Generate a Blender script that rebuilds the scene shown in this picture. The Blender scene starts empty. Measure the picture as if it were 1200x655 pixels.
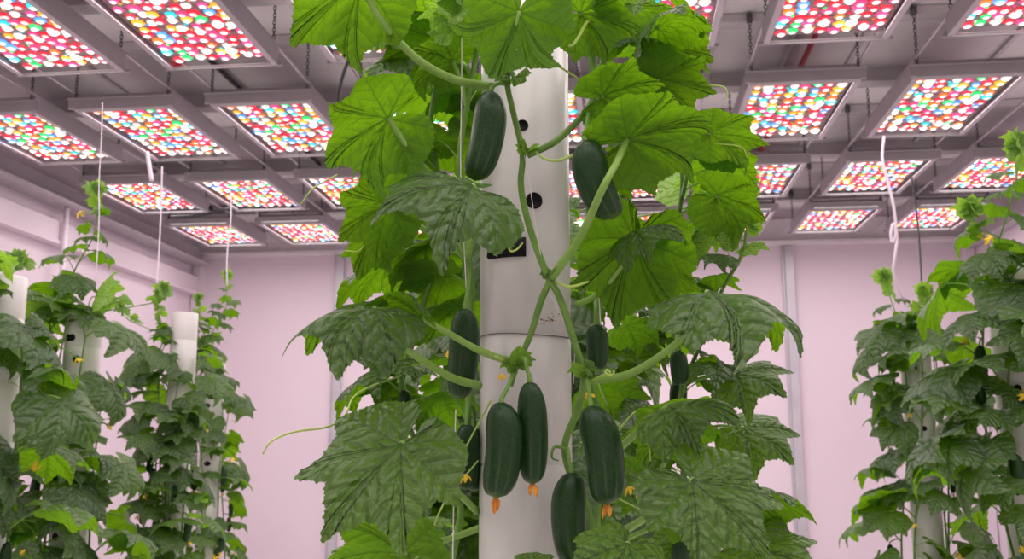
import bpy, math, random
from mathutils import Vector, Matrix, noise
R = math.radians
PI = math.pi
random.seed(7)
C = bpy.context.scene.collection
sc = bpy.context.scene

# ------------------------------------------------------------------ camera
F = 1150.0
CAMZ = 1.5
cam_d = bpy.data.cameras.new('camera'); cam = bpy.data.objects.new('camera', cam_d); C.objects.link(cam)
cam.location = (0, 0, CAMZ); cam.rotation_euler = (R(90 + 9.8), 0, R(6.2))
cam_d.sensor_width = 36; cam_d.lens = 36 * F / 1200
cam_d.clip_start = .05; cam_d.clip_end = 100
cam_d.dof.use_dof = True; cam_d.dof.focus_distance = 1.5; cam_d.dof.aperture_fstop = 10
sc.camera = cam
CR = Matrix.Rotation(R(6.2), 3, 'Z') @ Matrix.Rotation(R(99.8), 3, 'X')
CAM = Vector((0, 0, CAMZ))
def at(px, py, Z):
    return CAM + CR @ Vector(((px - 600) / F * Z, -(py - 327.5) / F * Z, -Z))
def cdir(r, u, b):                       # right, up, towards the viewer
    return (CR @ Vector((r, u, b))).normalized()

# ------------------------------------------------------------------ materials
class G:
    """Small node graph helper."""
    def __init__(s, name):
        s.m = bpy.data.materials.new(name); s.m.use_nodes = True
        s.t = s.m.node_tree; s.t.nodes.clear()
        s.out = s.n('ShaderNodeOutputMaterial')
    def n(s, t, **kw):
        x = s.t.nodes.new(t)
        for k, v in kw.items(): setattr(x, k, v)
        return x
    def put(s, sock, v):
        if isinstance(v, bpy.types.NodeSocket): s.t.links.new(v, sock)
        elif v is not None:
            if sock.type == 'RGBA' and len(v) == 3: v = (*v, 1)
            sock.default_value = v
    def m_(s, op, a, b=None, c=None):
        x = s.n('ShaderNodeMath', operation=op)
        s.put(x.inputs[0], a)
        if b is not None: s.put(x.inputs[1], b)
        if c is not None: s.put(x.inputs[2], c)
        return x.outputs[0]
    def step(s, v, a, b, lo=0., hi=1.):
        x = s.n('ShaderNodeMapRange', interpolation_type='SMOOTHSTEP')
        s.put(x.inputs[0], v); x.inputs[1].default_value = a; x.inputs[2].default_value = b
        x.inputs[3].default_value = lo; x.inputs[4].default_value = hi
        return x.outputs[0]
    def mix(s, f, a, b):
        x = s.n('ShaderNodeMix', data_type='RGBA')
        s.put(x.inputs[0], f); s.put(x.inputs[6], a); s.put(x.inputs[7], b)
        return x.outputs[2]
    def noise(s, vec, scale, detail=3., rough=.5):
        x = s.n('ShaderNodeTexNoise'); s.put(x.inputs['Vector'], vec)
        x.inputs['Scale'].default_value = scale; x.inputs['Detail'].default_value = detail; x.inputs['Roughness'].default_value = rough
        return x.outputs[0]
    def coord(s, k='Object'):
        return s.n('ShaderNodeTexCoord').outputs[k]
    def bump(s, h, strength, dist=.01):
        x = s.n('ShaderNodeBump'); s.put(x.inputs['Height'], h)
        x.inputs['Strength'].default_value = strength; x.inputs['Distance'].default_value = dist
        return x.outputs[0]
    def bsdf(s, col, rough=.5, metal=0., spec=.5, normal=None, link=True, **kw):
        b = s.n('ShaderNodeBsdfPrincipled')
        s.put(b.inputs['Base Color'], col); s.put(b.inputs['Roughness'], rough)
        b.inputs['Metallic'].default_value = metal; s.put(b.inputs['Specular IOR Level'], spec)
        if normal is not None: s.put(b.inputs['Normal'], normal)
        for k, v in kw.items(): s.put(b.inputs[k.replace('_', ' ')], v)
        if link: s.t.links.new(b.outputs[0], s.out.inputs[0])
        return b.outputs[0]

def plain(name, col, rough=.5, metal=0., spec=.5, var=.06, scale=12., bump=0.):
    g = G(name); o = g.coord()
    n = g.noise(o, scale)
    f = g.step(n, .3, .7)
    c = g.mix(f, tuple(v * (1 - var) for v in col), tuple(min(1, v * (1 + var)) for v in col))
    nm = g.bump(g.noise(o, scale * 8), bump, .002) if bump else None
    g.bsdf(c, rough, metal, spec, nm)
    return g.m

def leaf_material(name, top, top2, under, trans, tmix=.42, fine=1.):
    g = G(name)
    uv = g.n('ShaderNodeUVMap').outputs[0]
    sp = g.n('ShaderNodeSeparateXYZ'); g.put(sp.inputs[0], uv)
    x = g.m_('ABSOLUTE', sp.outputs[0]); y = sp.outputs[1]
    nz = g.n('ShaderNodeTexNoise'); g.put(nz.inputs['Vector'], uv); nz.inputs['Scale'].default_value = 3.2
    wob = g.m_('MULTIPLY', g.m_('SUBTRACT', nz.outputs[0], .5), .10)
    dmin = along = None
    for a in (0, 44, 88, 136):
        ca, sa = math.cos(R(a)), math.sin(R(a))
        d = g.m_('ABSOLUTE', g.m_('ADD', g.m_('SUBTRACT', g.m_('MULTIPLY', x if a else sp.outputs[0], ca), g.m_('MULTIPLY', y, sa)), g.m_('MULTIPLY', wob, .35)))
        dot = g.m_('ADD', g.m_('MULTIPLY', x, sa), g.m_('MULTIPLY', y, ca))
        d = g.m_('ADD', d, g.m_('MULTIPLY', g.m_('LESS_THAN', dot, 0.), 5.))
        if dmin is None: dmin, along = d, dot
        else:
            c = g.m_('LESS_THAN', d, dmin)
            along = g.m_('ADD', along, g.m_('MULTIPLY', c, g.m_('SUBTRACT', dot, along)))
            dmin = g.m_('MINIMUM', dmin, d)
    width = g.m_('MAXIMUM', g.m_('MULTIPLY_ADD', along, -.012, .017), .006)
    vein = g.step(g.m_('DIVIDE', dmin, width), .35, 1.1, 1., 0.)
    groove = g.step(dmin, .0, .035, 0., 1.)
    # side veins leave the main veins like a herringbone
    ph = g.m_('ADD', g.m_('MULTIPLY', g.m_('SUBTRACT', along, g.m_('MULTIPLY', dmin, .85)), 6.5), g.m_('MULTIPLY', wob, 5.))
    fr = g.m_('MULTIPLY', g.m_('ABSOLUTE', g.m_('SUBTRACT', g.m_('FRACT', ph), .5)), 2.)
    side = g.m_('MULTIPLY', g.step(fr, .82, .97), g.step(dmin, .0, .02))
    dis = g.n('ShaderNodeVectorMath', operation='MULTIPLY_ADD')
    g.put(dis.inputs[0], nz.outputs['Color']); dis.inputs[1].default_value = (.12, .12, 0); g.put(dis.inputs[2], uv)
    vo = g.n('ShaderNodeTexVoronoi', feature='DISTANCE_TO_EDGE'); g.put(vo.inputs['Vector'], dis.outputs[0]); vo.inputs['Scale'].default_value = 10.
    v2 = g.m_('MAXIMUM', side, g.m_('MULTIPLY', g.step(vo.outputs[0], .0, .06, 1., 0.), .6))
    cell = g.step(vo.outputs[0], -.06, .42, 0., 1.)
    bulge = g.step(g.m_('SUBTRACT', 1., fr), -.1, .8, 0., 1.)
    h = g.m_('ADD', g.m_('MULTIPLY', cell, .34), g.m_('MULTIPLY', groove, .26))
    h = g.m_('ADD', h, g.m_('MULTIPLY', bulge, .55))
    back = g.n('ShaderNodeNewGeometry').outputs['Backfacing']
    nrm = g.bump(h, 1., .006)
    nrm.node.inputs['Strength'].default_value = 1.
    g.put(nrm.node.inputs['Strength'], g.m_('MULTIPLY_ADD', back, -.65, 1.))
    rnd = g.n('ShaderNodeObjectInfo').outputs['Random']
    patch = g.step(g.noise(uv, 2.2), .35, .7)
    ct = g.mix(g.m_('MULTIPLY', patch, .6), top, top2)
    ct = g.mix(g.m_('MULTIPLY', rnd, .55), ct, top2)
    ct = g.mix(g.m_('MULTIPLY', g.m_('MAXIMUM', vein, g.m_('MULTIPLY', v2, .30)), .30), ct, (.11, .19, .07))
    cu = g.mix(g.m_('MULTIPLY', g.m_('MAXIMUM', vein, g.m_('MULTIPLY', v2, .45)), .6), under, (.13, .27, .03))
    base = g.mix(back, ct, cu)
    rough = g.m_('ADD', g.m_('MULTIPLY', back, .25), .39)
    pb = g.bsdf(base, rough, 0, g.m_('MULTIPLY_ADD', back, -.55, .75), nrm, link=False)
    tr = g.n('ShaderNodeBsdfTranslucent')
    tc = g.mix(g.m_('MULTIPLY', g.m_('MAXIMUM', vein, g.m_('MULTIPLY', v2, .7)), .9), g.mix(rnd, trans, tuple(v * .72 for v in trans)), (.07, .20, .003))
    g.put(tr.inputs[0], tc); g.put(tr.inputs['Normal'], nrm)
    mx = g.n('ShaderNodeMixShader'); mx.inputs[0].default_value = tmix
    g.t.links.new(pb, mx.inputs[1]); g.t.links.new(tr.outputs[0], mx.inputs[2]); g.t.links.new(mx.outputs[0], g.out.inputs[0])
    return g.m

M = {}
M['leaf'] = leaf_material('cucumber_leaf', (.046, .088, .034), (.066, .118, .040), (.060, .150, .014), (.25, .56, .006), .46)
M['young'] = leaf_material('young_leaf', (.16, .33, .06), (.22, .42, .08), (.2, .42, .07), (.45, .8, .06), .45)
def stem_mat(name, a, b):
    g = G(name); o = g.coord()
    w = g.noise(o, 30)
    c = g.mix(g.step(w, .3, .7), a, b)
    nm = g.bump(g.noise(o, 420, 2), .35, .002)
    g.bsdf(c, .5, 0, .4, nm, Subsurface_Weight=.12, Subsurface_Radius=(.004, .008, .002))
    return g.m
M['stem'] = stem_mat('vine_stem', (.11, .24, .035), (.17, .33, .06))
M['petiole'] = stem_mat('petiole_green', (.20, .38, .06), (.26, .45, .10))
M['tendril'] = plain('tendril_green', (.42, .60, .12), .5)
def cuke():
    g = G('cucumber_skin'); uv = g.n('ShaderNodeUVMap').outputs[0]
    sp = g.n('ShaderNodeSeparateXYZ'); g.put(sp.inputs[0], uv)
    u, v = sp.outputs[0], sp.outputs[1]
    st = g.m_('SINE', g.m_('MULTIPLY', u, 2 * PI * 10))
    st = g.m_('MULTIPLY', g.step(st, .55, 1.), g.step(v, .25, .95))
    o = g.coord()
    base = g.mix(g.step(g.noise(o, 60), .35, .7), (.007, .034, .008), (.017, .058, .012))
    base = g.mix(g.m_('MULTIPLY', st, .22), base, (.11, .21, .05))
    base = g.mix(g.step(v, .90, 1.0, 0, .5), base, (.12, .22, .05))
    vo = g.n('ShaderNodeTexVoronoi'); g.put(vo.inputs['Vector'], o); vo.inputs['Scale'].default_value = 190
    speck = g.step(vo.outputs[0], .05, .28, 1., 0.)
    base = g.mix(g.m_('MULTIPLY', speck, .12), base, (.08, .15, .05))
    h = g.m_('ADD', speck, g.m_('MULTIPLY', g.noise(o, 70), .8))
    g.bsdf(base, .30, 0, .28, g.bump(h, .3, .0015))
    return g.m
M['cuke'] = cuke()
M['flower'] = plain('yellow_petal', (.95, .62, .03), .6, var=.15, scale=60)
M['wilted'] = plain('wilted_petal', (.85, .36, .05), .7, var=.3, scale=80)
def tower_mat():
    g = G('white_tower_plastic'); o = g.coord()
    sp = g.n('ShaderNodeMapping'); g.put(sp.inputs[0], o); sp.inputs['Scale'].default_value = (1, 1, .18)
    n1 = g.noise(sp.outputs[0], 14, 5); n2 = g.noise(sp.outputs[0], 60, 3)
    c = g.mix(g.step(n1, .40, .72, 0, .5), (.655, .655, .635), (.52, .52, .495))
    c = g.mix(g.step(n2, .62, .78, 0, .25), c, (.5, .47, .42))
    g.bsdf(c, .34, 0, .5, g.bump(g.noise(o, 25), .08, .004))
    return g.m
M['tower'] = tower_mat()
M['stain'] = plain('rust_stain', (.26, .12, .07), .8, var=.4, scale=150)
M['black'] = plain('black_plastic', (.006, .006, .007), .6, 0, .15)
M['seam'] = plain('dark_joint', (.10, .09, .08), .7)
M['metal'] = plain('painted_steel', (.66, .63, .64), .5, .0, .5, .06, 6)
M['bar'] = plain('lamp_bar_steel', (.36, .34, .35), .5, .0, .5, .06, 6)
M['alu'] = plain('aluminium_rail', (.50, .46, .49), .45, .3, .5, .05, 8)
M['chain'] = plain('chain_steel', (.13, .125, .13), .45, .6)
M['cable'] = plain('black_cable', (.02, .02, .022), .5)
M['cord'] = plain('white_cord', (.78, .70, .78), .55)
M['twine'] = plain('white_twine', (.80, .78, .74), .7)
M['red'] = plain('red_pipe_paint', (.62, .05, .07), .45)
def wall_mat(name, c1, c2):
    g = G(name); o = g.coord()
    c = g.mix(g.step(g.noise(o, .9, 4), .3, .7), c1, c2)
    g.bsdf(c, .55, 0, .35, g.bump(g.noise(o, 90), .06, .003))
    return g.m
M['wall'] = wall_mat('lavender_white_wall', (.67, .585, .65), (.70, .615, .675))
def conc():
    g = G('grey_ceiling_board'); o = g.coord()
    c = g.mix(g.step(g.noise(o, 1.6, 5), .3, .7), (.80, .775, .775), (.87, .845, .84))
    c = g.mix(g.step(g.noise(o, 5, 4), .66, .74, 0, .4), c, (.50, .46, .45))
    g.bsdf(c, .8, 0, .2, g.bump(g.noise(o, 60), .12, .003))
    return g.m
M['ceil'] = conc()
M['floor'] = plain('grey_floor', (.62, .61, .60), .55, scale=2)
M['post'] = plain('zinc_post', (.50, .49, .53), .4, .35, .5, .05, 5)
M['board'] = plain('led_board', (.34, .25, .26), .35, .1, .5, .1, 30)
def led():
    g = G('led_glow')
    a = g.n('ShaderNodeVertexColor', layer_name='glow')
    e = g.n('ShaderNodeEmission'); g.put(e.inputs[0], a.outputs[0]); e.inputs[1].default_value = LED_GAIN
    g.t.links.new(e.outputs[0], g.out.inputs[0])
    g.m.cycles.emission_sampling = 'NONE'
    return g.m
LED_GAIN = 40.0
M['led'] = led()

# ------------------------------------------------------------------ mesh builder
def catmull(pts, k=6):
    P = [Vector(p) for p in pts]
    if len(P) < 3: return P
    Q = [P[0] * 2 - P[1]] + P + [P[-1] * 2 - P[-2]]
    out = []
    for i in range(1, len(Q) - 2):
        a, b, c, d = Q[i - 1], Q[i], Q[i + 1], Q[i + 2]
        for j in range(k):
            t = j / k
            out.append(.5 * (2 * b + (c - a) * t + (2 * a - 5 * b + 4 * c - d) * t * t + (3 * b - a - 3 * c + d) * t ** 3))
    out.append(P[-1])
    return out

class MB:
    def __init__(s): s.v = []; s.f = []; s.mi = []; s.uv = {}
    def box(s, c, d, mi=0, rot=None):
        c = Vector(c); i = len(s.v)
        for z in (-1, 1):
            for y in (-1, 1):
                for x in (-1, 1):
                    p = Vector((x * d[0] / 2, y * d[1] / 2, z * d[2] / 2))
                    if rot: p = rot @ p
                    s.v.append(c + p)
        for f in ((0, 2, 3, 1), (4, 5, 7, 6), (0, 1, 5, 4), (2, 6, 7, 3), (1, 3, 7, 5), (0, 4, 6, 2)):
            s.f.append([i + k for k in f]); s.mi.append(mi)
    def tube(s, pts, r, n=8, mi=0, ridge=0., cap=True, k=6):
        rr = r if isinstance(r, (list, tuple)) else None
        P = catmull(pts, k)
        m = len(P)
        def rad(i):
            if rr is None: return r
            t = i / (m - 1) * (len(rr) - 1); a = min(int(t), len(rr) - 2)
            return rr[a] + (rr[a + 1] - rr[a]) * (t - a)
        T = (P[1] - P[0]).normalized()
        N = T.orthogonal().normalized()
        base = len(s.v)
        for i in range(m):
            t = (P[min(i + 1, m - 1)] - P[max(i - 1, 0)])
            if t.length > 1e-9: t.normalize()
            else: t = T
            N = (N - t * N.dot(t))
            N = N.normalized() if N.length > 1e-6 else t.orthogonal().normalized()
            B = t.cross(N); T = t
            for j in range(n):
                a = 2 * PI * j / n
                q = rad(i) * (1 + (ridge if j % 2 else 0))
                s.v.append(P[i] + (N * math.cos(a) + B * math.sin(a)) * q)
        for i in range(m - 1):
            for j in range(n):
                a = base + i * n + j; b = base + i * n + (j + 1) % n
                s.f.append([a, b, b + n, a + n]); s.mi.append(mi)
        if cap:
            s.f.append([base + j for j in range(n)][::-1]); s.mi.append(mi)
            s.f.append([base + (m - 1) * n + j for j in range(n)]); s.mi.append(mi)
        return P
    def lathe(s, prof, n=24, origin=(0, 0, 0), mi=0, axis=None, uv=False):
        """prof: (radius, height) list around +Z."""
        o = Vector(origin); q = axis.to_track_quat('Z', 'Y') if axis is not None else None
        base = len(s.v)
        for r, h in prof:
            for j in range(n):
                a = 2 * PI * j / n
                p = Vector((r * math.cos(a), r * math.sin(a), h))
                s.v.append(o + (q @ p if q else p))
        for i in range(len(prof) - 1):
            for j in range(n):
                a = base + i * n + j; b = base + i * n + (j + 1) % n
                s.f.append([a, b, b + n, a + n]); s.mi.append(mi)
    def build_mesh(s, name, mats, smooth=True, origin=(0, 0, 0)):
        me = bpy.data.meshes.new(name); o = Vector(origin)
        me.from_pydata([tuple(p - o) for p in s.v], [], s.f)
        for m in mats: me.materials.append(M[m])
        for p, i in zip(me.polygons, s.mi): p.material_index = i
        if smooth: me.shade_smooth()
        else: me.shade_flat()
        me.update()
        return me
    def build(s, name, mats, parent=None, smooth=True, origin=None):
        if isinstance(mats, str): mats = [mats]
        if origin is None: origin = Vector((0, 0, 0)) if parent is None else W[parent.name].translation
        me = s.build_mesh(name, mats, smooth, origin)
        return add(name, me, Matrix.Translation(Vector(origin)), parent)

W = {}
def add(name, me, world, parent=None):
    o = bpy.data.objects.new(name, me); C.objects.link(o)
    W[o.name] = world.copy()
    if parent is not None:
        o.parent = parent
        o.matrix_parent_inverse = W[parent.name].inverted()
    o.matrix_basis = world
    return o
def tag(o, label, cat, group=None):
    o['label'] = label; o['category'] = cat
    if group: o['group'] = group
    return o
def thing(name, label, cat, loc, group=None):
    o = add(name, None, Matrix.Translation(Vector(loc)))
    return tag(o, label, cat, group)
def struct(name, mb, mats, smooth=False):
    o = mb.build(name, mats, None, smooth); o['kind'] = 'structure'
    return o

# ------------------------------------------------------------------ room
LX, RX, BY, FY = -4.66, 3.62, 10.3, -2.2
LAMP = CAMZ + 2.085
CEIL = LAMP + .40
def wall(name, c, d, m='wall'):
    b = MB(); b.box(c, d); return struct(name, b, m)
wall('floor', ((LX + RX) / 2, (BY + FY) / 2, -.05), (RX - LX + .4, BY - FY + .4, .1), 'floor')
wall('ceiling', ((LX + RX) / 2, (BY + FY) / 2, CEIL + .05), (RX - LX + .4, BY - FY + .4, .1), 'ceil')
wall('wall_back', ((LX + RX) / 2, BY + .05, CEIL / 2), (RX - LX + .2, .1, CEIL))
wall('wall_front', ((LX + RX) / 2, FY - .05, CEIL / 2), (RX - LX + .2, .1, CEIL))
wall('wall_left', (LX - .05, (BY + FY) / 2, CEIL / 2), (.1, BY - FY, CEIL))
wall('wall_right', (RX + .05, (BY + FY) / 2, CEIL / 2), (.1, BY - FY, CEIL))
tn = [0]
def trim(boxes, m='metal'):
    tn[0] += 1
    b = MB()
    for c, d in boxes: b.box(c, d)
    return struct('trim_%d' % tn[0], b, m)
# top beam of the back wall and side walls
trim([(((LX + RX) / 2, BY - .05, LAMP + .14), (RX - LX, .10, .26)), (((LX + RX) / 2, BY - .09, LAMP + .02), (RX - LX, .18, .025))])
trim([((LX + .06, (BY + FY) / 2, LAMP + .0), (.12, BY - FY - .2, .16)), ((LX + .11, (BY + FY) / 2, LAMP - .09), (.22, BY - FY - .2, .02))], 'alu')
trim([((RX - .06, (BY + FY) / 2, LAMP + .0), (.12, BY - FY - .2, .16))], 'alu')
trim([((LX + .04, (BY + FY) / 2, CAMZ + 1.78), (.08, BY - FY - .2, .16)), ((LX + .05, (BY + FY) / 2, CAMZ + 1.68), (.10, BY - FY - .2, .03))], 'wall')
trim([((RX - .04, (BY + FY) / 2, CAMZ + 1.5), (.08, BY - FY - .2, .14))], 'wall')
# vertical wall posts
for x in (-3.0, 1.78):
    trim([((x, BY - .025, (LAMP) / 2), (.085, .05, LAMP)), ((x - .055, BY - .012, LAMP / 2), (.03, .02, LAMP))], 'post')
trim([((LX + .06, BY - .05, LAMP / 2), (.10, .10, LAMP))], 'wall')
trim([((RX - .06, BY - .05, LAMP / 2), (.10, .10, LAMP))], 'wall')
# purlins across the ceiling
ROWY = [-.95, .62, 2.2, 3.82, 5.44, 7.08, 8.57]
ROWL = dict(zip(ROWY, (1.06, 1.06, 1.06, 1.06, 1.09, .98, .93)))
for y in ROWY[1:]:
    trim([(((LX + RX) / 2, y + .05, CEIL - .03), (RX - LX, .10, .05))])
    trim([(((LX + RX) / 2, y + .95, CEIL - .05), (RX - LX, .05, .10)), (((LX + RX) / 2, y + .95, CEIL - .105), (RX - LX, .12, .012))])
for x in (-3.42, -2.55, -1.68, .62, 1.52, 2.43):
    trim([((x, (BY + .3) / 2, CEIL - .012), (.03, BY - .4, .024))])

# ------------------------------------------------------------------ LED grow lights
def led_array(seed):
    rnd = random.Random(seed)
    v, f, col = [], [], []
    pal = [((1, .02, .05), .30), ((1, .06, .25), .13), ((1, .85, .80), .16), ((1, .50, .03), .14), ((1, .18, .02), .09),
           ((.12, .35, 1), .08), ((.05, .75, .85), .06), ((.04, .85, .2), .04)]
    def pick():
        t = rnd.random() * sum(w for _, w in pal)
        for c, w in pal:
            t -= w
            if t <= 0: return c
        return pal[0][0]
    def dot(x, y, r, c, hot, w_=.22):
        i = len(v); n = 10; k_ = r / .022
        v.append((x, y, -.011 * k_))
        for q, h in ((.40, -.0095), (.62, -.0075), (1., 0)):
            for k in range(n): v.append((x + q * r * math.cos(2 * PI * k / n), y + q * r * math.sin(2 * PI * k / n), h * k_))
        core = tuple(hot * (w_ * q + 1 - w_) for q in c)
        mid = tuple(hot * .42 * (.93 * q + .07) + q * .012 for q in c); rim = tuple(q * .029 for q in c)
        L = [core, core, mid, rim]
        for k in range(n):
            a, b = i + 1 + k, i + 1 + (k + 1) % n
            f.append((i, b, a)); col.append((L[0], L[1], L[1]))
            f.append((a, b, b + n, a + n)); col.append((L[1], L[1], L[2], L[2]))
            f.append((a + n, b + n, b + 2 * n, a + 2 * n)); col.append((L[2], L[2], L[3], L[3]))
    nx, ny = 8, 13
    for a in range(nx):
        for b in range(ny):
            c = pick()
            dot((a + .5) / nx * .54 - .27 + rnd.uniform(-.014, .014), (b + .5) / ny * .94 + .03 + rnd.uniform(-.015, .015), rnd.uniform(.026, .036), c, rnd.choice((.045, .07, .10)), .30)
    for a in range(nx - 1):
        for b in range(ny - 1):
            if rnd.random() < .75:
                dot((a + 1) / nx * .54 - .27 + rnd.uniform(-.008, .008), (b + 1) / ny * .98 + .01 + rnd.uniform(-.008, .008), rnd.uniform(.008, .014), pick(), rnd.choice((.025, .03, .04)), .85)
    me = bpy.data.meshes.new('led_array')
    me.from_pydata(v, [], f)
    at_ = me.color_attributes.new('glow', 'FLOAT_COLOR', 'CORNER')
    for p, c in zip(me.polygons, col):
        for q, l in zip(c, p.loop_indices): at_.data[l].color = (*q, 1)
    me.materials.append(M['led']); me.update()
    return me
LEDS = [led_array(s) for s in (3, 14, 25, 36)]
LEN, WID = 1.0, .60
def lamp_meshes():
    d = {}
    b = MB(); b.box((0, LEN / 2, .055), (WID, LEN, .012)); b.box((0, LEN / 2, .068), (WID * .55, LEN * .8, .02))
    b.box((0, LEN / 2, .083), (.30, .34, .03))
    d['housing'] = b.build_mesh('housing', ['bar'], False)
    b = MB(); b.box((0, LEN / 2, .012), (WID - .03, LEN - .02, .01))
    for k in range(14): b.box((0, (k + .02) / 14 * .98 + .02, .005), (WID - .06, .004, .004))
    d['led_board'] = b.build_mesh('led_board', ['board'], False)
    for nm, s in (('l', -1), ('r', 1)):
        b = MB(); b.box((s * (WID / 2 + .006), LEN / 2, .018), (.012, LEN, .10)); b.box((s * (WID / 2 - .006), LEN / 2, -.030), (.030, LEN, .005))
        d['rail' + nm] = b.build_mesh('side_rail', ['alu'], False)
    for nm, y in (('n', -.012), ('f', LEN + .012)):
        b = MB(); h = .062 if nm == 'n' else .014
        b.box((0, y, -.032 + h / 2), (WID + .07, .014, h)); b.box((0, y - .012 if nm == 'n' else y, -.032 + h - .003), (WID + .07, .03, .006))
        if nm == 'n': b.box((0, y + .02, -.034), (WID, .05, .004))
        d['bar' + nm] = b.build_mesh('cross_bar', ['bar'], False)
    # chain
    b = MB()
    z = .03; k = 0
    while z < .36:
        pts = [Vector((math.cos(a) * .008 * (k % 2 == 0), math.cos(a) * .008 * (k % 2), z + math.sin(a) * .014)) for a in [i * PI / 4 for i in range(9)]]
        b.tube(pts, .0025, 5, k=2, cap=False); z += .021; k += 1
    b.box((0, 0, .36), (.03, .03, .05))
    d['chain'] = b.build_mesh('hanging_chain', ['chain'], True)
    return d
LM = lamp_meshes()
def lamp(x, y, label, group, i, dz=0.):
    t = thing('grow_light', label, 'grow light', (x, y, LAMP + dz), group)
    w = W[t.name] @ Matrix.Diagonal((1, ROWL[y], 1, 1))
    add('housing', LM['housing'], w, t)
    add('led_board', LM['led_board'], w, t)
    l = add('led_array', LEDS[i % 4], w @ Matrix.Translation((0, .01, .006)), t); l['label'] = 'multicoloured glowing diodes'
    add('side_rail', LM['raill'], w, t); add('side_rail', LM['railr'], w, t)
    add('cross_bar', LM['barn'], w, t); add('cross_bar', LM['barf'], w, t)
    for sx in (-1, 1):
        add('hanging_chain', LM['chain'], w @ Matrix.Translation((sx * (WID / 2 - .005), -.012, 0)), t)
        add('hanging_chain', LM['chain'], w @ Matrix.Translation((sx * (WID / 2 - .005), LEN - .03, 0)), t)
    ld = LAMP_LIGHT
    lo = bpy.data.objects.new('diode_light', ld); C.objects.link(lo)
    lo.parent = t; lo.location = (0, LEN * ROWL[y] / 2, -.012)
    return t
LAMP_LIGHT = bpy.data.lights.new('diode_light', 'AREA'); LAMP_LIGHT.shape = 'RECTANGLE'
LAMP_LIGHT.size = .54; LAMP_LIGHT.size_y = .98; LAMP_LIGHT.energy = 7.9; LAMP_LIGHT.color = (1, .93, .93)
COLS = [-3.87, -2.99, -2.12, -1.2, -.5, .21, 1.08, 1.99, 2.88]
ORD = ['first', 'second', 'third', 'fourth', 'fifth', 'sixth', 'seventh', 'eighth', 'ninth']
VIS = {'the row along the back wall': list(range(9)), 'the second row from the back wall': list(range(9)), 'the third row from the back wall': list(range(8)), 'the front row': list(range(1, 8))}
k = 0
for y, nm in ((8.57, 'the row along the back wall'), (7.08, 'the second row from the back wall'), (5.44, 'the third row from the back wall'), (3.82, 'the front row'), (2.2, None), (.62, None), (-.95, None)):
    for c, x in enumerate(COLS):
        k += 1
        if nm is None:
            lamp(x, y, 'LED grow light overhead, nearer than the four rows above the plants', 'grow lights above the aisle', k * 7 + c)
        else:
            seen = VIS[nm]
            if c not in seen: continue                     # beyond the edge of the view
            if c == 4: text = 'LED grow light mostly behind the central vines in %s' % nm
            elif c < 4: text = '%s LED grow light from the left edge in %s' % (ORD[seen.index(c)], nm)
            else: text = '%s LED grow light from the right edge in %s' % (ORD[seen[::-1].index(c)], nm)
            lamp(x, y, text, 'ceiling LED grow lights', k * 7 + c)
# thin rails that join the lights of a column
for c, x in enumerate(COLS):
    trim([((x - WID / 2 - .006, 4.4, LAMP + .075), (.014, 11.2, .012))], 'alu')
    trim([((x + WID / 2 + .006, 4.4, LAMP + .075), (.014, 11.2, .012))], 'alu')

# ------------------------------------------------------------------ leaves
HALF = [(0, 1.0), (.045, .89), (.13, .78), (.23, .68), (.33, .63), (.48, .665), (.69, .73), (.645, .57), (.60, .43), (.605, .32), (.68, .20), (.78, .07),
        (.70, -.08), (.61, -.22), (.48, -.36), (.32, -.43), (.18, -.40), (.08, -.28), (.03, -.13)]
def outline(rnd, k, teeth):
    pts = [Vector((x * (1 + rnd.uniform(-.06, .06)), y + rnd.uniform(-.03, .03), 0)) for x, y in HALF]
    pts2 = [Vector((-x * (1 + rnd.uniform(-.06, .06)), y + rnd.uniform(-.03, .03), 0)) for x, y in HALF[1:]][::-1]
    pts[0] = Vector((0, 1, 0))
    loop = pts + [Vector((0, -.035, 0))] + pts2
    n = len(loop); out = []
    for i in range(n):
        a, b, c, d = loop[(i - 1) % n], loop[i], loop[(i + 1) % n], loop[(i + 2) % n]
        for j in range(k):
            t = j / k
            p = .5 * (2 * b + (c - a) * t * .8 + (2 * b * 0 + 0 * a) + ((2 * a - 5 * b + 4 * c - d) * t * t + (3 * b - a - 3 * c + d) * t ** 3)) if False else b.lerp(c, t)
            e = (c - b).normalized(); nr = Vector((e.y, -e.x, 0))
            if nr.dot(b) < 0: nr = -nr
            if 0 < i < n - 1 or j: p = p + nr * teeth * ((.5 - abs(t - .5)) * 2) * (1 if b.length > .3 and c.length > .3 else .2)
            if k >= 6 and teeth and b.length > .3 and c.length > .3:
                p = p + nr * teeth * .8 * (1 if j % 3 == 1 else 0) * rnd.uniform(.4, 1.2)
            out.append(p)
    return out
VA = [0, 44, 88, 136, -44, -88, -136]
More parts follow.
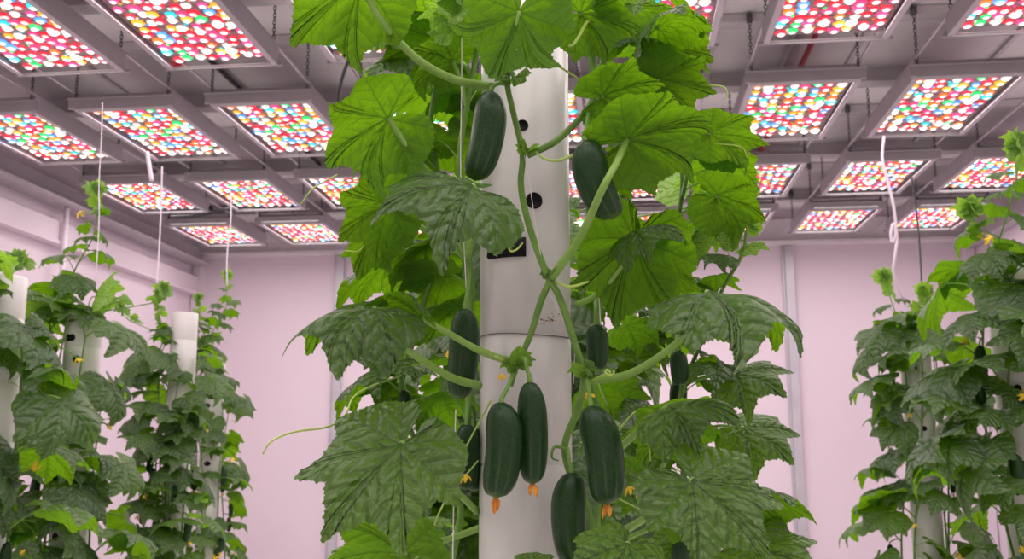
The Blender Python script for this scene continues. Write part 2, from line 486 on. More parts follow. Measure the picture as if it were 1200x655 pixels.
def leaf_mesh(name, seed, k, nr, bend=.9, fold=.7, wave=.05, curl=.5, mat='leaf', petiole=None, twist=0.):
    rnd = random.Random(seed)
    ol = outline(rnd, k, .022)
    n = len(ol)
    ph = [rnd.uniform(0, 6.28) for _ in range(4)]
    raw = [Vector((0, 0, 0))]
    for r in range(1, nr + 1):
        t = (r / nr) ** .85
        for p in ol: raw.append(p * t)
    def deform(p):
        x, y = p.x, p.y
        rad = math.hypot(x, y); th = math.atan2(x, y)
        z = wave * rad ** 1.5 * (math.sin(5 * th + ph[0]) + .6 * math.sin(9 * th + ph[1])) + .025 * noise.noise(Vector((x * 3.2, y * 3.2, seed)))
        dv = min((abs(x * math.cos(R(a)) - y * math.sin(R(a))) if x * math.sin(R(a)) + y * math.cos(R(a)) > 0 else 9) for a in VA)
        q_ = min(1, dv / .15); z += .028 * q_ * q_ * (3 - 2 * q_) * (1 - .3 * rad)
        z -= curl * max(0, rad - .55) ** 2
        fk = fold * (1 + .25 * math.sin(ph[2]) * (1 if x > 0 else -1))
        a = abs(x) * fk
        xx = math.copysign(math.sin(a) / fk, x) if fk > 1e-3 else x
        dz = -(1 - math.cos(a)) / fk if fk > 1e-3 else 0
        xx += math.copysign(math.sin(a) * z, x); zz = dz + math.cos(a) * z
        b = y * bend
        if y > 0:
            yy = math.sin(b) / bend + math.sin(b) * zz; zz2 = -(1 - math.cos(b)) / bend + math.cos(b) * zz
        else:
            yy = y; zz2 = zz - .35 * bend * y * y
        if twist:
            q = twist * yy; xx, zz2 = xx * math.cos(q) - zz2 * math.sin(q), xx * math.sin(q) + zz2 * math.cos(q)
        return Vector((xx, yy, zz2))
    D = [deform(p) for p in raw]
    z0 = D[0].copy(); D = [p - z0 for p in D]
    tip = D[1 + (nr - 1) * n]
    if petiole is None:
        q = tip.rotation_difference(Vector((0, 1, 0))).to_matrix()
        s = 1 / tip.length
        D = [(q @ p) * s for p in D]
    F_ = []
    for j in range(n): F_.append((0, 1 + (j + 1) % n, 1 + j))
    for r in range(nr - 1):
        for j in range(n):
            a = 1 + r * n + j; b = 1 + r * n + (j + 1) % n
            F_.append((a, b, b + n, a + n))
    UV = [(p.x, p.y) for p in raw]
    mats = [mat]; mi = [0] * len(F_)
    pm = None
    if petiole is not None:
        # petiole = (outward, rise, size): the blade sits at the end of a stalk that leaves the node at the origin
        out, rise, pitch, inside = petiole
        q = Matrix.Rotation(R(pitch), 3, 'X')
        end = Vector((0, out, rise))
        D = [q @ p + end for p in D]
        b = MB(); b.tube([(0, 0, 0), (0, out * .35, rise * .62), (0, out * .75, rise * 1.02), tuple(end)], [.022, .016, .014, .012], 6, k=4)
        if inside:
            o = len(D); D += b.v; F_ += [[i + o for i in f] for f in b.f]; UV += [(0, 0)] * len(b.v); mi += [1] * len(b.f); mats.append('petiole')
        else: pm = b.build_mesh('petiole', ['petiole'])
    me = bpy.data.meshes.new(name)
    me.from_pydata([tuple(p) for p in D], [], F_)
    uvl = me.uv_layers.new(name='leaf')
    for l in me.loops: uvl.data[l.index].uv = UV[l.vertex_index]
    for m in mats: me.materials.append(M[m])
    for p, i in zip(me.polygons, mi): p.material_index = i
    me.shade_smooth(); me.update()
    # top side must face +Z
    if me.polygons[0].normal.z < 0: me.flip_normals()
    return (me, pm) if petiole is not None and not petiole[3] else me

HERO = {
    'flat': [leaf_mesh('leaf', 1, 8, 14, .45, .5, .05, .25), leaf_mesh('leaf', 2, 8, 14, .6, .35, .06, .3)],
    'dome': [leaf_mesh('leaf', 3, 8, 14, .9, 1.0, .05, .5), leaf_mesh('leaf', 4, 8, 14, 1.1, .9, .06, .45)],
    'fold': [leaf_mesh('leaf', 5, 8, 14, .8, 1.9, .05, .4), leaf_mesh('leaf', 6, 8, 14, 1.0, 1.7, .07, .5)],
}
MID = [leaf_mesh('leaf', 20 + i, 6, 8, .7 + .15 * (i % 3), .6 + .25 * (i % 4), .07, .45, petiole=(.62 + .1 * (i % 3), .34 + .1 * (i % 2), -8 - 9 * (i % 4), False)) for i in range(7)]
FAR = [leaf_mesh('leaf', 40 + i, 2, 5, .7 + .15 * (i % 3), .6 + .25 * (i % 4), .07, .45, petiole=(.62 + .1 * (i % 3), .34 + .1 * (i % 2), -5 - 9 * (i % 4), True)) for i in range(7)]
YOUNG = [leaf_mesh('young_leaf', 60 + i, 3, 5, .6, 1.2 + .4 * i, .05, .2, mat='young', petiole=(.35, .4, 10 + 18 * i, True)) for i in range(3)]

def hero_leaf(plant, a, tip, n, kind, v=0, stalk=None, pr=.0042, wx=1., size=1.):
    wx *= .84
    """a, tip = (px, py, depth); n = (right, up, viewer) of the upper surface; stalk = list of (px, py, depth) from vine to blade."""
    A, T = at(*a), at(*tip)
    Y = (T - A); L = Y.length * size; Y.normalize()
    N = cdir(*n); X = Y.cross(N).normalized(); Zz = X.cross(Y)
    m = Matrix((( X.x * L * wx, Y.x * L, Zz.x * L, A.x), (X.y * L * wx, Y.y * L, Zz.y * L, A.y), (X.z * L * wx, Y.z * L, Zz.z * L, A.z), (0, 0, 0, 1)))
    o = add('leaf', HERO[kind][v], m, plant)
    if stalk:
        b = MB(); b.tube([at(*p) for p in stalk] + [A - Zz * .002], [pr * 1.25, pr, pr * .9], 10, ridge=-.10)
        b.build('petiole', 'petiole', o, origin=A)
    return o

# ------------------------------------------------------------------ cucumbers
def cuke_mesh(seed, L=1., r=.19, bendk=.06, n=28, m=30):
    rnd = random.Random(seed); ph = rnd.uniform(0, 6.28)
    v, f, UV = [], [], []
    for i in range(m + 1):
        t = i / m
        s = (1 - abs(2 * t - 1) ** 4.6) ** .5 if 0 < t < 1 else 0.
        neck = 1 - .16 * max(0, 1 - t / .35) ** 1.5
        rad = r * s * neck * (1 + .02 * math.sin(5 * t + ph))
        cx = bendk * math.sin(PI * t)
        for j in range(n):
            a = 2 * PI * j / n
            q = rad * (1 + .018 * math.cos(10 * a) * (1 - .3 * t) + .02 * noise.noise(Vector((math.cos(a) * 2, math.sin(a) * 2, t * 7 + seed))))
            v.append((cx + q * math.cos(a), q * math.sin(a), -t * L)); UV.append((j / n, t))
    for i in range(m):
        for j in range(n):
            a = i * n + j; b = i * n + (j + 1) % n
            f.append((b, a, a + n, b + n))
    me = bpy.data.meshes.new('cucumber'); me.from_pydata(v, [], f)
    u = me.uv_layers.new(name='skin')
    for p in me.polygons:
        for l in p.loop_indices:
            x, y = UV[me.loops[l].vertex_index]
            if p.vertices[0] % n == 0 and x == 0 and any(UV[q][0] > .9 for q in p.vertices): x = 1.
            u.data[l].uv = (x, y)
    me.materials.append(M['cuke']); me.shade_smooth(); me.update()
    return me
CUKE = [cuke_mesh(1, r=.18, bendk=.05), cuke_mesh(2, r=.18, bendk=.02), cuke_mesh(3, r=.18, bendk=-.06)]
CUKE_FAR = [cuke_mesh(5, r=.17, bendk=.05, n=12, m=12), cuke_mesh(6, r=.15, bendk=.16, n=12, m=12)]
def petals_mesh(name, mat, n, L, spread, seed):
    rnd = random.Random(seed); b = MB()
    for k in range(n):
        a = 2 * PI * k / n + rnd.uniform(-.3, .3); sp = spread * rnd.uniform(.5, 1.2)
        d = Vector((math.cos(a), math.sin(a), 0)); side = Vector((-d.y, d.x, 0))
        i = len(b.v); ll = L * rnd.uniform(.7, 1.15)
        for t, w in ((0, .10), (.35, .20), (.7, .17), (1, .02)):
            c = d * (.05 + sp * t * ll + .1 * math.sin(t * 4)) + Vector((0, 0, -ll * t * (1 - .3 * sp)))
            b.v += [c - side * w * ll + d * .04, c + Vector((0, 0, .05)), c + side * w * ll + d * .04]
        for r in range(3):
            for q in range(2):
                x = i + r * 3 + q
                b.f.append([x, x + 1, x + 4, x + 3]); b.mi.append(0)
    b.lathe([(0, .06), (.09, .02), (.07, -.15), (0, -.2)], 8)
    return b.build_mesh(name, [mat])
WILT = [petals_mesh('flower', 'wilted', 4, 1., .28, 1), petals_mesh('flower', 'wilted', 5, 1., .12, 5)]
BLOOM = [petals_mesh('flower', 'flower', 5, 1., .85, 2), petals_mesh('flower', 'flower', 5, 1., .6, 8)]

def cucumber(plant, top, bot, wid, v=0, stalk=None, flower=None, far=False):
    """top, bot = (px, py, depth); wid = width in px; stalk = pixel path from vine."""
    A, B = at(*top), at(*bot)
    D = A - B; L = D.length; D.normalize()
    rw = wid / F * top[2] / 2
    X = cdir(1, 0, 0); X = (X - D * X.dot(D)).normalized(); Y = D.cross(X)
    s = rw / .19
    m = Matrix(((X.x * s, Y.x * s, D.x * L, A.x), (X.y * s, Y.y * s, D.y * L, A.y), (X.z * s, Y.z * s, D.z * L, A.z), (0, 0, 0, 1)))
    c = add('cucumber', CUKE[v], m, plant)
    c['label'] = 'dark green cucumber'
    if stalk:
        b = MB(); b.tube([at(*p) for p in stalk] + [A + D * .004, A - D * .006], [.0035, .003, .0045], 8)
        b.build('stalk', 'stem', c, origin=A)
    if flower is not None:
        fl = add('flower', WILT[flower], Matrix.Translation(B + D * .002) @ Matrix.Scale(.022, 4) @ Matrix.Rotation(random.uniform(0, 6), 4, 'Z'), c)
        fl['label'] = 'wilted orange blossom'
    return c

# ------------------------------------------------------------------ towers
def tower(x, y, ztop, label, rad=.0745, group='hydroponic towers'):
    t = thing('grow_tower', label, 'hydroponic tower', (x, y, 0), group)
    b = MB()
    z = 0; prof = [(rad, 0)]
    z = .12
    while z < ztop - .05:
        prof += [(rad, z - .004), (rad * .985, z - .001), (rad * .985, z + .001), (rad, z + .004)]; z += .20
    prof += [(rad, ztop - .006), (rad * .96, ztop), (0, ztop + .001)]
    b.lathe(prof, 40, (x, y, 0)); b.build('pipe', 'tower', t)
    b = MB(); b.lathe([(rad * 2.2, 0), (rad * 2.2, .03), (rad * 1.2, .06), (rad * 1.0, .10)], 32, (x, y, 0)); b.build('base', 'black', t)
    return t
def port(t, x, y, z, ang, rad=.0745, r=.011, ry=None):
    """a dark round planting port seated in the pipe wall"""
    d = Vector((math.cos(ang), math.sin(ang), 0)); s = Vector((-d.y, d.x, 0)); ry = ry or r
    b = MB(); n = 20
    for q, off in ((1.12, .0005), (1.0, .0022), (.86, .0018), (.80, -.0005), (.0, -.0006)):
        for k in range(n):
            a = 2 * PI * k / n
            u = q * r * math.cos(a); w = q * ry * math.sin(a)
            th = u / rad
            p = (d * math.cos(th) + s * math.sin(th)) * (rad + max(off, .0004 if q < .85 else off))
            b.v.append(Vector((x, y, z + w)) + p)
    for i in range(4):
        for k in range(n):
            b.f.append([i * n + k, i * n + (k + 1) % n, (i + 1) * n + (k + 1) % n, (i + 1) * n + k]); b.mi.append(0)
    o = b.build('planting_port', 'black', t)
    return o

def px_of(p):
    q = CR.transposed() @ (Vector(p) - CAM)
    return 600 + q.x / -q.z * F, 327.5 - q.y / -q.z * F, -q.z

# ------------------------------------------------------------------ background plants
def place_leaf(plant, node, az, pitch, size, mesh, rnd, young=False):
    m = Matrix.Translation(node) @ Matrix.Rotation(az - PI / 2, 4, 'Z') @ Matrix.Rotation(pitch, 4, 'X') @ Matrix.Rotation(rnd.uniform(-.55, .55), 4, 'Y') @ Matrix.Scale(size, 4)
    if isinstance(mesh, tuple):
        o = add('leaf', mesh[0], m, plant)
        add('petiole', mesh[1], m, o)
    else:
        o = add('young_leaf' if young else 'leaf', mesh, m, plant)
    return o
def bg_plant(x, y, zlo, ztow, shoots, nleaf, label, seed, size=.17, meshes=None, ncuke=7, nflow=8, rad=.0745, arc=(PI, 2 * PI), nst=4, group='cucumber plants on the towers', spread=1., fsize=.03, open_=.75):
    """shoots: list of (dx, dy, ztop) for stems that run past the top of the tower."""
    rnd = random.Random(seed)
    meshes = meshes or FAR
    p = thing('cucumber_plant', label, 'cucumber plant', (x, y, zlo), group)
    stems = []
    for k in range(max(nst, len(shoots))):
        a0 = arc[0] + (arc[1] - arc[0]) * (k + .5) / nst + rnd.uniform(-.2, .2)
        if k < len(shoots): dx, dy, zt = shoots[k]
        else: dx, dy, zt = None, None, ztow - rnd.uniform(.0, .25)
        pts = []
        z = zlo
        ph = rnd.uniform(0, 6)
        while z < min(zt, ztow + .02):
            q = rad + .035 + .02 * math.sin(z * 5 + ph)
            a = a0 + .45 * math.sin(z * 2.6 + ph)
            pts.append(Vector((x + q * math.cos(a), y + q * math.sin(a), z))); z += .09
        if dx is not None:
            n = max(2, int((zt - ztow) / .09))
            s = pts[-1].copy()
            for i in range(1, n + 1):
                t = i / n
                pts.append(Vector((s.x + (x + dx - s.x) * min(1, t * 1.6) + .008 * math.sin(i * 2), s.y + (y + dy - s.y) * min(1, t * 1.6), ztow + (zt - ztow) * t)))
        stems.append((pts, dx is not None, a0))
        b = MB(); b.tube(pts, [.0055, .005, .004, .0022], 7, k=3); b.build('stem', 'stem', p)
    total = sum(len(s[0]) for s in stems)
    made = 0
    cand = []
    for pts, sh, a0 in stems:
        for i, q in enumerate(pts):
            top = (pts[-1].z - q.z)
            cand.append((q, top, sh, a0))
    rnd.shuffle(cand)
    ci = 0
    while made < nleaf:
        q, top, sh, a0 = cand[ci % len(cand)]; ci += 1
        off = rnd.uniform(-.04, .04)
        s = size * rnd.uniform(.65, 1.15)
        if sh and q.z > ztow: continue
        elif top < .2: s *= .6 + .4 * top / .2
        if sh and q.z > ztow: az = rnd.uniform(0, 2 * PI)
        else:
            az = a0 + rnd.gauss(0, .8)
            tc = math.atan2(-y, -x)
            dd = (az - tc + PI) % (2 * PI) - PI
            if abs(dd) < .65 and rnd.random() < open_: az = tc + math.copysign(rnd.uniform(.65, 1.5), dd)
        pitch = rnd.uniform(-.75, .5)
        if sh and top < .16:
            place_leaf(p, q + Vector((0, 0, 0)), az, rnd.uniform(0, .5), s * 1.2, YOUNG[rnd.randrange(3)], rnd, True)
        else:
            place_leaf(p, q + Vector((0, 0, off)), az, pitch, s * spread, meshes[rnd.randrange(len(meshes))], rnd)
        made += 1
    # small leaves all the way up the free shoots
    for pts, sh, a0 in stems:
        if not sh: continue
        up = [q for q in catmull(pts, 3) if q.z > ztow - .1]
        for i, q in enumerate(up):
            t = (pts[-1].z - q.z)
            place_leaf(p, q, i * 2.4 + rnd.uniform(-.4, .4), rnd.uniform(-.1, .4) + (.4 if t < .15 else 0), size * min(.85, .20 + 1.05 * t) * rnd.uniform(.8, 1.1), meshes[rnd.randrange(len(meshes))] if t > .12 else YOUNG[rnd.randrange(3)], rnd, t <= .12)
    # bud at the shoot tips
    for pts, sh, a0 in stems:
        if sh:
            for j in range(5): place_leaf(p, pts[-1] - Vector((0, 0, .006 * j)), j * 2.4 + rnd.random(), 1.2 - .16 * j, size * (.20 + .03 * j), YOUNG[j % 3], rnd, True)
    for j in range(ncuke):
        pts, sh, a0 = stems[j % len(stems)]
        q = pts[rnd.randrange(2, max(3, len(pts) - 5))]
        L = rnd.uniform(.09, .14); a = a0 + rnd.uniform(-.6, .6)
        top = q + Vector((math.cos(a), math.sin(a), 0)) * rnd.uniform(.035, .075) + Vector((0, 0, -.02))
        m = Matrix.Translation(top) @ Matrix.Rotation(rnd.uniform(-.1, .1), 4, 'X') @ Matrix.Rotation(rnd.uniform(0, 6), 4, 'Z') @ Matrix.Diagonal((L * .95, L * .95, L, 1))
        c = add('cucumber', CUKE_FAR[rnd.randrange(2) if rnd.random() < .4 else 0], m, p); c['label'] = 'dark green cucumber'
        b = MB(); b.tube([q, (q + top) / 2 + Vector((0, 0, .012)), top + Vector((0, 0, .006)), top - Vector((0, 0, .004))], .0032, 6, k=3); b.build('stalk', 'stem', c, origin=top)
        if rnd.random() < .7:
            add('flower', WILT[j % 2], Matrix.Translation(top - Vector((0, 0, L * .99))) @ Matrix.Scale(.022, 4), c)['label'] = 'wilted orange blossom'
    for j in range(nflow):
        pts, sh, a0 = stems[rnd.randrange(len(stems))]
        q = pts[rnd.randrange(1, len(pts) - 1)]; a = a0 + rnd.uniform(-.7, .7)
        e = q + Vector((math.cos(a), math.sin(a), 0)) * rnd.uniform(.05, .10) + Vector((0, 0, rnd.uniform(-.02, .03)))
        fl = add('flower', BLOOM[j % 2], Matrix.Translation(e) @ Matrix.Rotation(rnd.uniform(.5, 2.5), 4, 'X') @ Matrix.Rotation(rnd.uniform(0, 6), 4, 'Z') @ Matrix.Scale(fsize * rnd.uniform(.7, 1.1), 4), p)
        fl['label'] = 'yellow blossom'
        b = MB(); b.tube([q, (q + e) / 2 + Vector((0, 0, .01)), e], .0018, 5, k=3); b.build('stalk', 'petiole', fl, origin=e)
    for j in range(5):
        pts, sh, a0 = stems[rnd.randrange(len(stems))]
        q = pts[rnd.randrange(len(pts) // 2, len(pts) - 1)]; a = rnd.uniform(0, 6.28)
        d = Vector((math.cos(a), math.sin(a), .2))
        tp = [q + d * .03 * i + Vector((0, 0, .012 * math.sin(i * 1.3))) for i in range(4)]
        e = tp[-1]
        for i in range(10): tp.append(e + d * .003 * i + Vector((math.cos(i * 1.2) * .008 - .008, 0, math.sin(i * 1.2) * .008)))
        b = MB(); b.tube(tp, .0011, 5, k=3); b.build('tendril', 'tendril', p)
    return p

def gp(px, Z):
    """ground position under pixel column px at camera depth Z (read on the horizon row)"""
    q = at(px, 526, Z); return q.x, q.y
BG = True
if BG:
    # left
    x, y = gp(-14, 3.15); z = CAMZ + .56
    t = tower(x, y, z, 'white hydroponic tower at the left edge of the view')
    for zz, a in ((1.85, 4.6), (1.62, 5.2), (1.40, 4.5), (1.2, 5.0)): port(t, x, y, zz, a)
    bg_plant(x, y, .7, z, [(-.08, -.03, z + .22), (.03, .05, z + .05)], 70, 'cucumber plant on the tower at the left edge, in front of the left wall', 11, .19, MID, 14, 14)
    x, y = gp(88, 4.1); z = CAMZ + .57
    t = tower(x, y, z, 'white tower beside the left edge one, with paired black ports near its top')
    for zz, a in ((1.96, 4.35), (1.96, 4.6), (1.87, 4.95), (1.78, 4.5), (1.62, 4.9), (1.45, 4.4), (1.30, 4.9), (1.15, 4.5)): port(t, x, y, zz, a, r=.014)
    bg_plant(x, y, .7, z, [(.05, -.06, z + .52), (-.10, .0, z + .12), (.30, .1, z + .10)], 70, 'cucumber plant with the tallest shoot of the left group, its tip beside a cord', 12, .19, MID, 15, 14, spread=.95, open_=.9)
    x, y = gp(208, 5.6); z = CAMZ + .78
    t = tower(x, y, z, 'white tower in the left group with its cap just above the leaves')
    bg_plant(x, y, .7, z - .12, [(-.12, -.1, z + .05), (-.35, -.1, z + .02)], 70, 'cucumber plant in the middle of the left group, below two hanging cords', 13, .19, FAR, 13, 14, nst=5, open_=.25, spread=.9)
    x, y = gp(247, 6.9); z = CAMZ + .60
    t = tower(x, y, z, 'white tower nearest the back wall in the left group, with dark ports down its front')
    for zz, a in ((1.98, 4.5), (1.86, 4.9), (1.80, 4.55), (1.60, 4.65), (1.50, 4.45), (1.40, 4.85), (1.25, 4.6), (1.12, 4.8)): port(t, x, y, zz, a, r=.022, ry=.015)
    bg_plant(x, y, .6, z, [(.10, -.1, z + .62), (-.1, -.1, z + .45)], 56, 'cucumber plant on the left group tower nearest the back wall', 14, .18, FAR, 15, 13, spread=.9, arc=(PI * .9, 2.3 * PI))
    # right
    x, y = gp(1200, 3.3); z = CAMZ + .61
    t = tower(x, y, z, 'white hydroponic tower at the right edge of the view')
    for zz, a in ((1.93, 4.2), (1.70, 4.3), (1.62, 4.1), (1.45, 4.25), (1.25, 4.2)): port(t, x, y, zz, a)
    bg_plant(x, y, .7, z, [(.02, -.10, z + .42), (-.12, -.06, z + .20)], 64, 'cucumber plant on the tower at the right edge, reaching up to the lights', 15, .20, MID, 12, 14)
    x, y = gp(1080, 4.9); z = CAMZ + .64
    t = tower(x, y, z, 'white tower left of the right edge one, its cap showing below a hanging cord')
    for zz, a in ((1.9, 4.5), (1.6, 4.7), (1.3, 4.4)): port(t, x, y, zz, a)
    bg_plant(x, y, .7, z, [(-.13, -.05, z + .22), (.05, -.08, z + .14), (.14, .0, z + .1)], 66, 'cucumber plant left of the right edge one, standing against the bare back wall', 16, .20, MID, 9, 14, spread=.95, open_=.9)
    # behind the central tower
    x, y = gp(622, 2.75); z = CAMZ + .62
    tower(x, y, z, 'white tower hidden straight behind the central tower')
    bg_plant(x, y, .75, z, [(.58, -.35, CAMZ + .62), (-.2, 0, z + .1), (.26, .05, z + .18)], 80, 'cucumber plant on the tower straight behind the central one', 17, .20, MID, 8, 12, arc=(PI * .75, 2.25 * PI), nst=5, spread=1.15)

# ------------------------------------------------------------------ central tower
HX, HY = gp(616, 1.6)
HR = .0755
HT = CAMZ + .95
t = thing('grow_tower', 'central white hydroponic tower wrapped in the nearest cucumber vines', 'hydroponic tower', (HX, HY, 0), 'hydroponic towers')
toC = math.atan2(-HY, -HX)
def on_tower(px, py):
    """angle and height where the view ray meets the pipe"""
    d = at(px, py, 1.) - CAM
    ox, oy = CAM.x - HX, CAM.y - HY
    a = d.x ** 2 + d.y ** 2; b = 2 * (ox * d.x + oy * d.y); c = ox ** 2 + oy ** 2 - HR ** 2
    disc = max(0, b * b - 4 * a * c); s = (-b - math.sqrt(disc)) / (2 * a)
    p = CAM + d * s
    return math.atan2(p.y - HY, p.x - HX), p.z, p
zs = [on_tower(620, v)[1] for v in (390, 545)]
prof = [(HR, .05)]
for z in sorted(zs): prof += [(HR, z - .003), (HR * .978, z - .0008), (HR * .978, z + .0008), (HR, z + .003)]
prof += [(HR, HT), (0, HT)]
b = MB(); b.lathe(prof, 72, (HX, HY, 0)); b.build('pipe', 'tower', t)
b = MB(); b.lathe([(HR * 2.2, 0), (HR * 2.2, .03), (HR * 1.2, .06), (HR, .10)], 40, (HX, HY, 0)); b.build('base', 'black', t)
for px, py, r in ((626, 235, .0125), (612, 147, .009)):
    a, z, p = on_tower(px, py); port(t, HX, HY, z, a, HR, r)
# the letterbox opening: black tray with a lip
a, z, p = on_tower(594, 291)
b = MB()
n = 16
for off, hz in ((.0006, -.016), (.0006, .016), (.006, .016), (.010, -.012), (.006, -.016)):
    for k in range(n + 1):
        th = a - .42 + .84 * k / n
        b.v.append(Vector((HX + (HR + off) * math.cos(th), HY + (HR + off) * math.sin(th), z + hz)))
for i in (0, 1, 2, 3):
    for k in range(n):
        if i == 0: continue
        q = i * (n + 1) + k; b.f.append([q, q + 1, q + n + 2, q + n + 1]); b.mi.append(0)
b.build('planting_slot', 'black', t)
wz = on_tower(620, 391)[1]
b = MB(); b.tube([(HX + (HR + .0012) * math.cos(q), HY + (HR + .0012) * math.sin(q), wz + .002 * math.sin(q * 2)) for q in [i * PI / 16 for i in range(33)]], .0009, 6, k=2)
b.build('tie_wire', 'seam', t)
rs = random.Random(4)
b = MB()
for i in range(26):
    px, py = rs.gauss(641, 7), rs.gauss(374, 4)
    a, z, p = on_tower(px, py); d = Vector((math.cos(a), math.sin(a), 0)); s = Vector((-d.y, d.x, 0))
    c = p + d * .0004; w = rs.uniform(.0008, .003); h = w * rs.uniform(.3, .8)
    j = len(b.v); b.v += [c - s * w, c + Vector((0, 0, -h)), c + s * w * .8, c + Vector((0, 0, h * .7))]; b.f.append([j, j + 1, j + 2, j + 3]); b.mi.append(0)
b.build('rust_mark', 'stain', t)['kind'] = 'stuff'

# ------------------------------------------------------------------ central vines
ZF = 1.505
A_ = thing('cucumber_plant', 'cucumber vine climbing the face of the central tower, its stems crossing', 'cucumber plant', at(640, 700, ZF), 'vines on the central tower')
B_ = thing('cucumber_plant', 'cucumber vine hanging along the left side of the central tower', 'cucumber plant', at(545, 700, 1.62), 'vines on the central tower')
D_ = thing('cucumber_plant', 'cucumber vine hanging along the right side of the central tower', 'cucumber plant', at(690, 700, 1.6), 'vines on the central tower')
def stem(plant, pts, r=.0052, name='stem', m='stem', n=10, ridge=-.12):
    b = MB(); b.tube([at(*q) for q in pts], r, n, ridge=ridge); return b.build(name, m, plant)
# front vine
stem(A_, [(592, 60, 1.49), (594, 98, 1.49), (602, 135, 1.495), (612, 180, 1.50), (610, 215, 1.505), (616, 250, 1.505), (626, 284, 1.505), (641, 322, 1.50), (656, 350, 1.50), (672, 398, 1.505), (684, 442, 1.51), (676, 482, 1.51), (662, 520, 1.51), (668, 556, 1.51), (690, 600, 1.51), (700, 680, 1.51)], [.0045, .0052, .0058, .0058, .005])
stem(A_, [(592, 60, 1.49), (600, 30, 1.49), (597, -20, 1.5), (590, -60, 1.5)], .0042)
stem(A_, [(646, 326, 1.50), (634, 352, 1.50), (624, 385, 1.505), (612, 415, 1.505), (604, 432, 1.505), (598, 452, 1.505)], [.0056, .005, .0045])
stem(A_, [(690, -40, 1.52), (691, 30, 1.52), (697, 80, 1.52), (696, 112, 1.515), (680, 138, 1.51), (650, 166, 1.505), (618, 182, 1.50)], [.0045, .0052, .0056])
stem(A_, [(668, 550, 1.51), (664, 528, 1.505), (650, 524, 1.50), (647, 536, 1.495), (655, 540, 1.495)], [.004, .003, .002, .001])
# left side vine
stem(B_, [(520, 700, 1.60), (540, 600, 1.60), (528, 575, 1.60), (545, 540, 1.60), (549, 470, 1.60), (549, 400, 1.60), (551, 330, 1.60), (545, 260, 1.60), (538, 190, 1.60), (548, 120, 1.60), (560, 40, 1.60), (545, -40, 1.6)], [.006, .0058, .0055, .005, .0045])
stem(B_, [(480, 700, 1.75), (500, 560, 1.75), (470, 470, 1.75), (490, 380, 1.75), (520, 260, 1.72), (505, 140, 1.72), (530, 20, 1.7), (520, -60, 1.7)], [.005, .005, .0045, .004])
# right side vine
stem(D_, [(720, 700, 1.62), (700, 610, 1.62), (712, 520, 1.62), (690, 430, 1.62), (705, 340, 1.62), (690, 250, 1.62), (704, 150, 1.62), (692, 60, 1.62), (700, -40, 1.62)], [.006, .0055, .005, .0045])
stem(D_, [(790, 700, 1.8), (770, 560, 1.8), (800, 450, 1.8), (780, 330, 1.8), (800, 210, 1.8), (770, 100, 1.78), (750, 10, 1.75), (740, -50, 1.75)], [.005, .005, .0045, .004])
stem(D_, [(800, 450, 1.8), (826, 392, 1.74), (846, 340, 1.7), (868, 302, 1.68), (874, 278, 1.68), (875, 262, 1.68)], [.004, .0036, .003, .0018])
stem(D_, [(690, 447, 1.52), (684, 440, 1.51)], .005)

# hero leaves: blade base, tip, upper-surface direction
UN = (0, .62, -.78)       # seen from below
TP = (0, .62, .78)        # seen from above
# --- top
hero_leaf(A_, (608, 14, 1.46), (577, 92, 1.40), (.1, .45, -.89), 'dome', 0, [(590, 98, 1.49), (597, 75, 1.48), (601, 45, 1.465)], .004)
hero_leaf(A_, (424, -26, 1.36), (341, 54, 1.34), (-.1, .5, -.86), 'dome', 1, [(577, 102, 1.49), (530, 92, 1.45), (485, 66, 1.41), (442, 16, 1.37)], .0058)
hero_leaf(B_, (454, 138, 1.42), (384, 197, 1.36), (-.2, .5, -.84), 'dome', 0, [(545, 300, 1.6), (520, 228, 1.5), (482, 180, 1.44)], .005)
hero_leaf(B_, (456, 238, 1.50), (397, 284, 1.44), (-.1, .45, -.88), 'flat', 1, [(545, 300, 1.6), (500, 270, 1.56), (470, 252, 1.52)], .0045)
hero_leaf(B_, (440, 268, 1.56), (420, 328, 1.55), (-.3, .3, -.9), 'fold', 0, [(545, 300, 1.6), (480, 262, 1.58)], .003)
# --- big upper-left blade, seen from above
hero_leaf(A_, (554, 216, 1.36), (434, 264, 1.29), (-.04, .70, .70), 'dome', 0, [(548, 300, 1.58), (556, 260, 1.47), (558, 228, 1.39)], .0048, wx=.98)
# --- mid-left folded blade
hero_leaf(A_, (436, 358, 1.38), (330, 420, 1.33), (-.18, .88, .26), 'fold', 0, [(562, 452, 1.50), (528, 442, 1.46), (480, 412, 1.41), (450, 384, 1.385)], .0055, wx=1.0)
hero_leaf(A_, (494, 371, 1.42), (447, 348, 1.40), (.1, .5, -.86), 'fold', 1, [(604, 425, 1.495), (565, 412, 1.46), (525, 390, 1.43)], .0052)
# --- big lower-left blade, seen from above
hero_leaf(B_, (470, 519, 1.34), (374, 640, 1.27), (-.12, .50, .86), 'flat', 0, [(560, 600, 1.58), (520, 560, 1.50), (485, 520, 1.40)], .0048, wx=.96, size=.97)
hero_leaf(B_, (474, 646, 1.46), (388, 614, 1.40), (-.1, .6, -.79), 'flat', 1, [(565, 618, 1.58), (525, 632, 1.55)], .005)
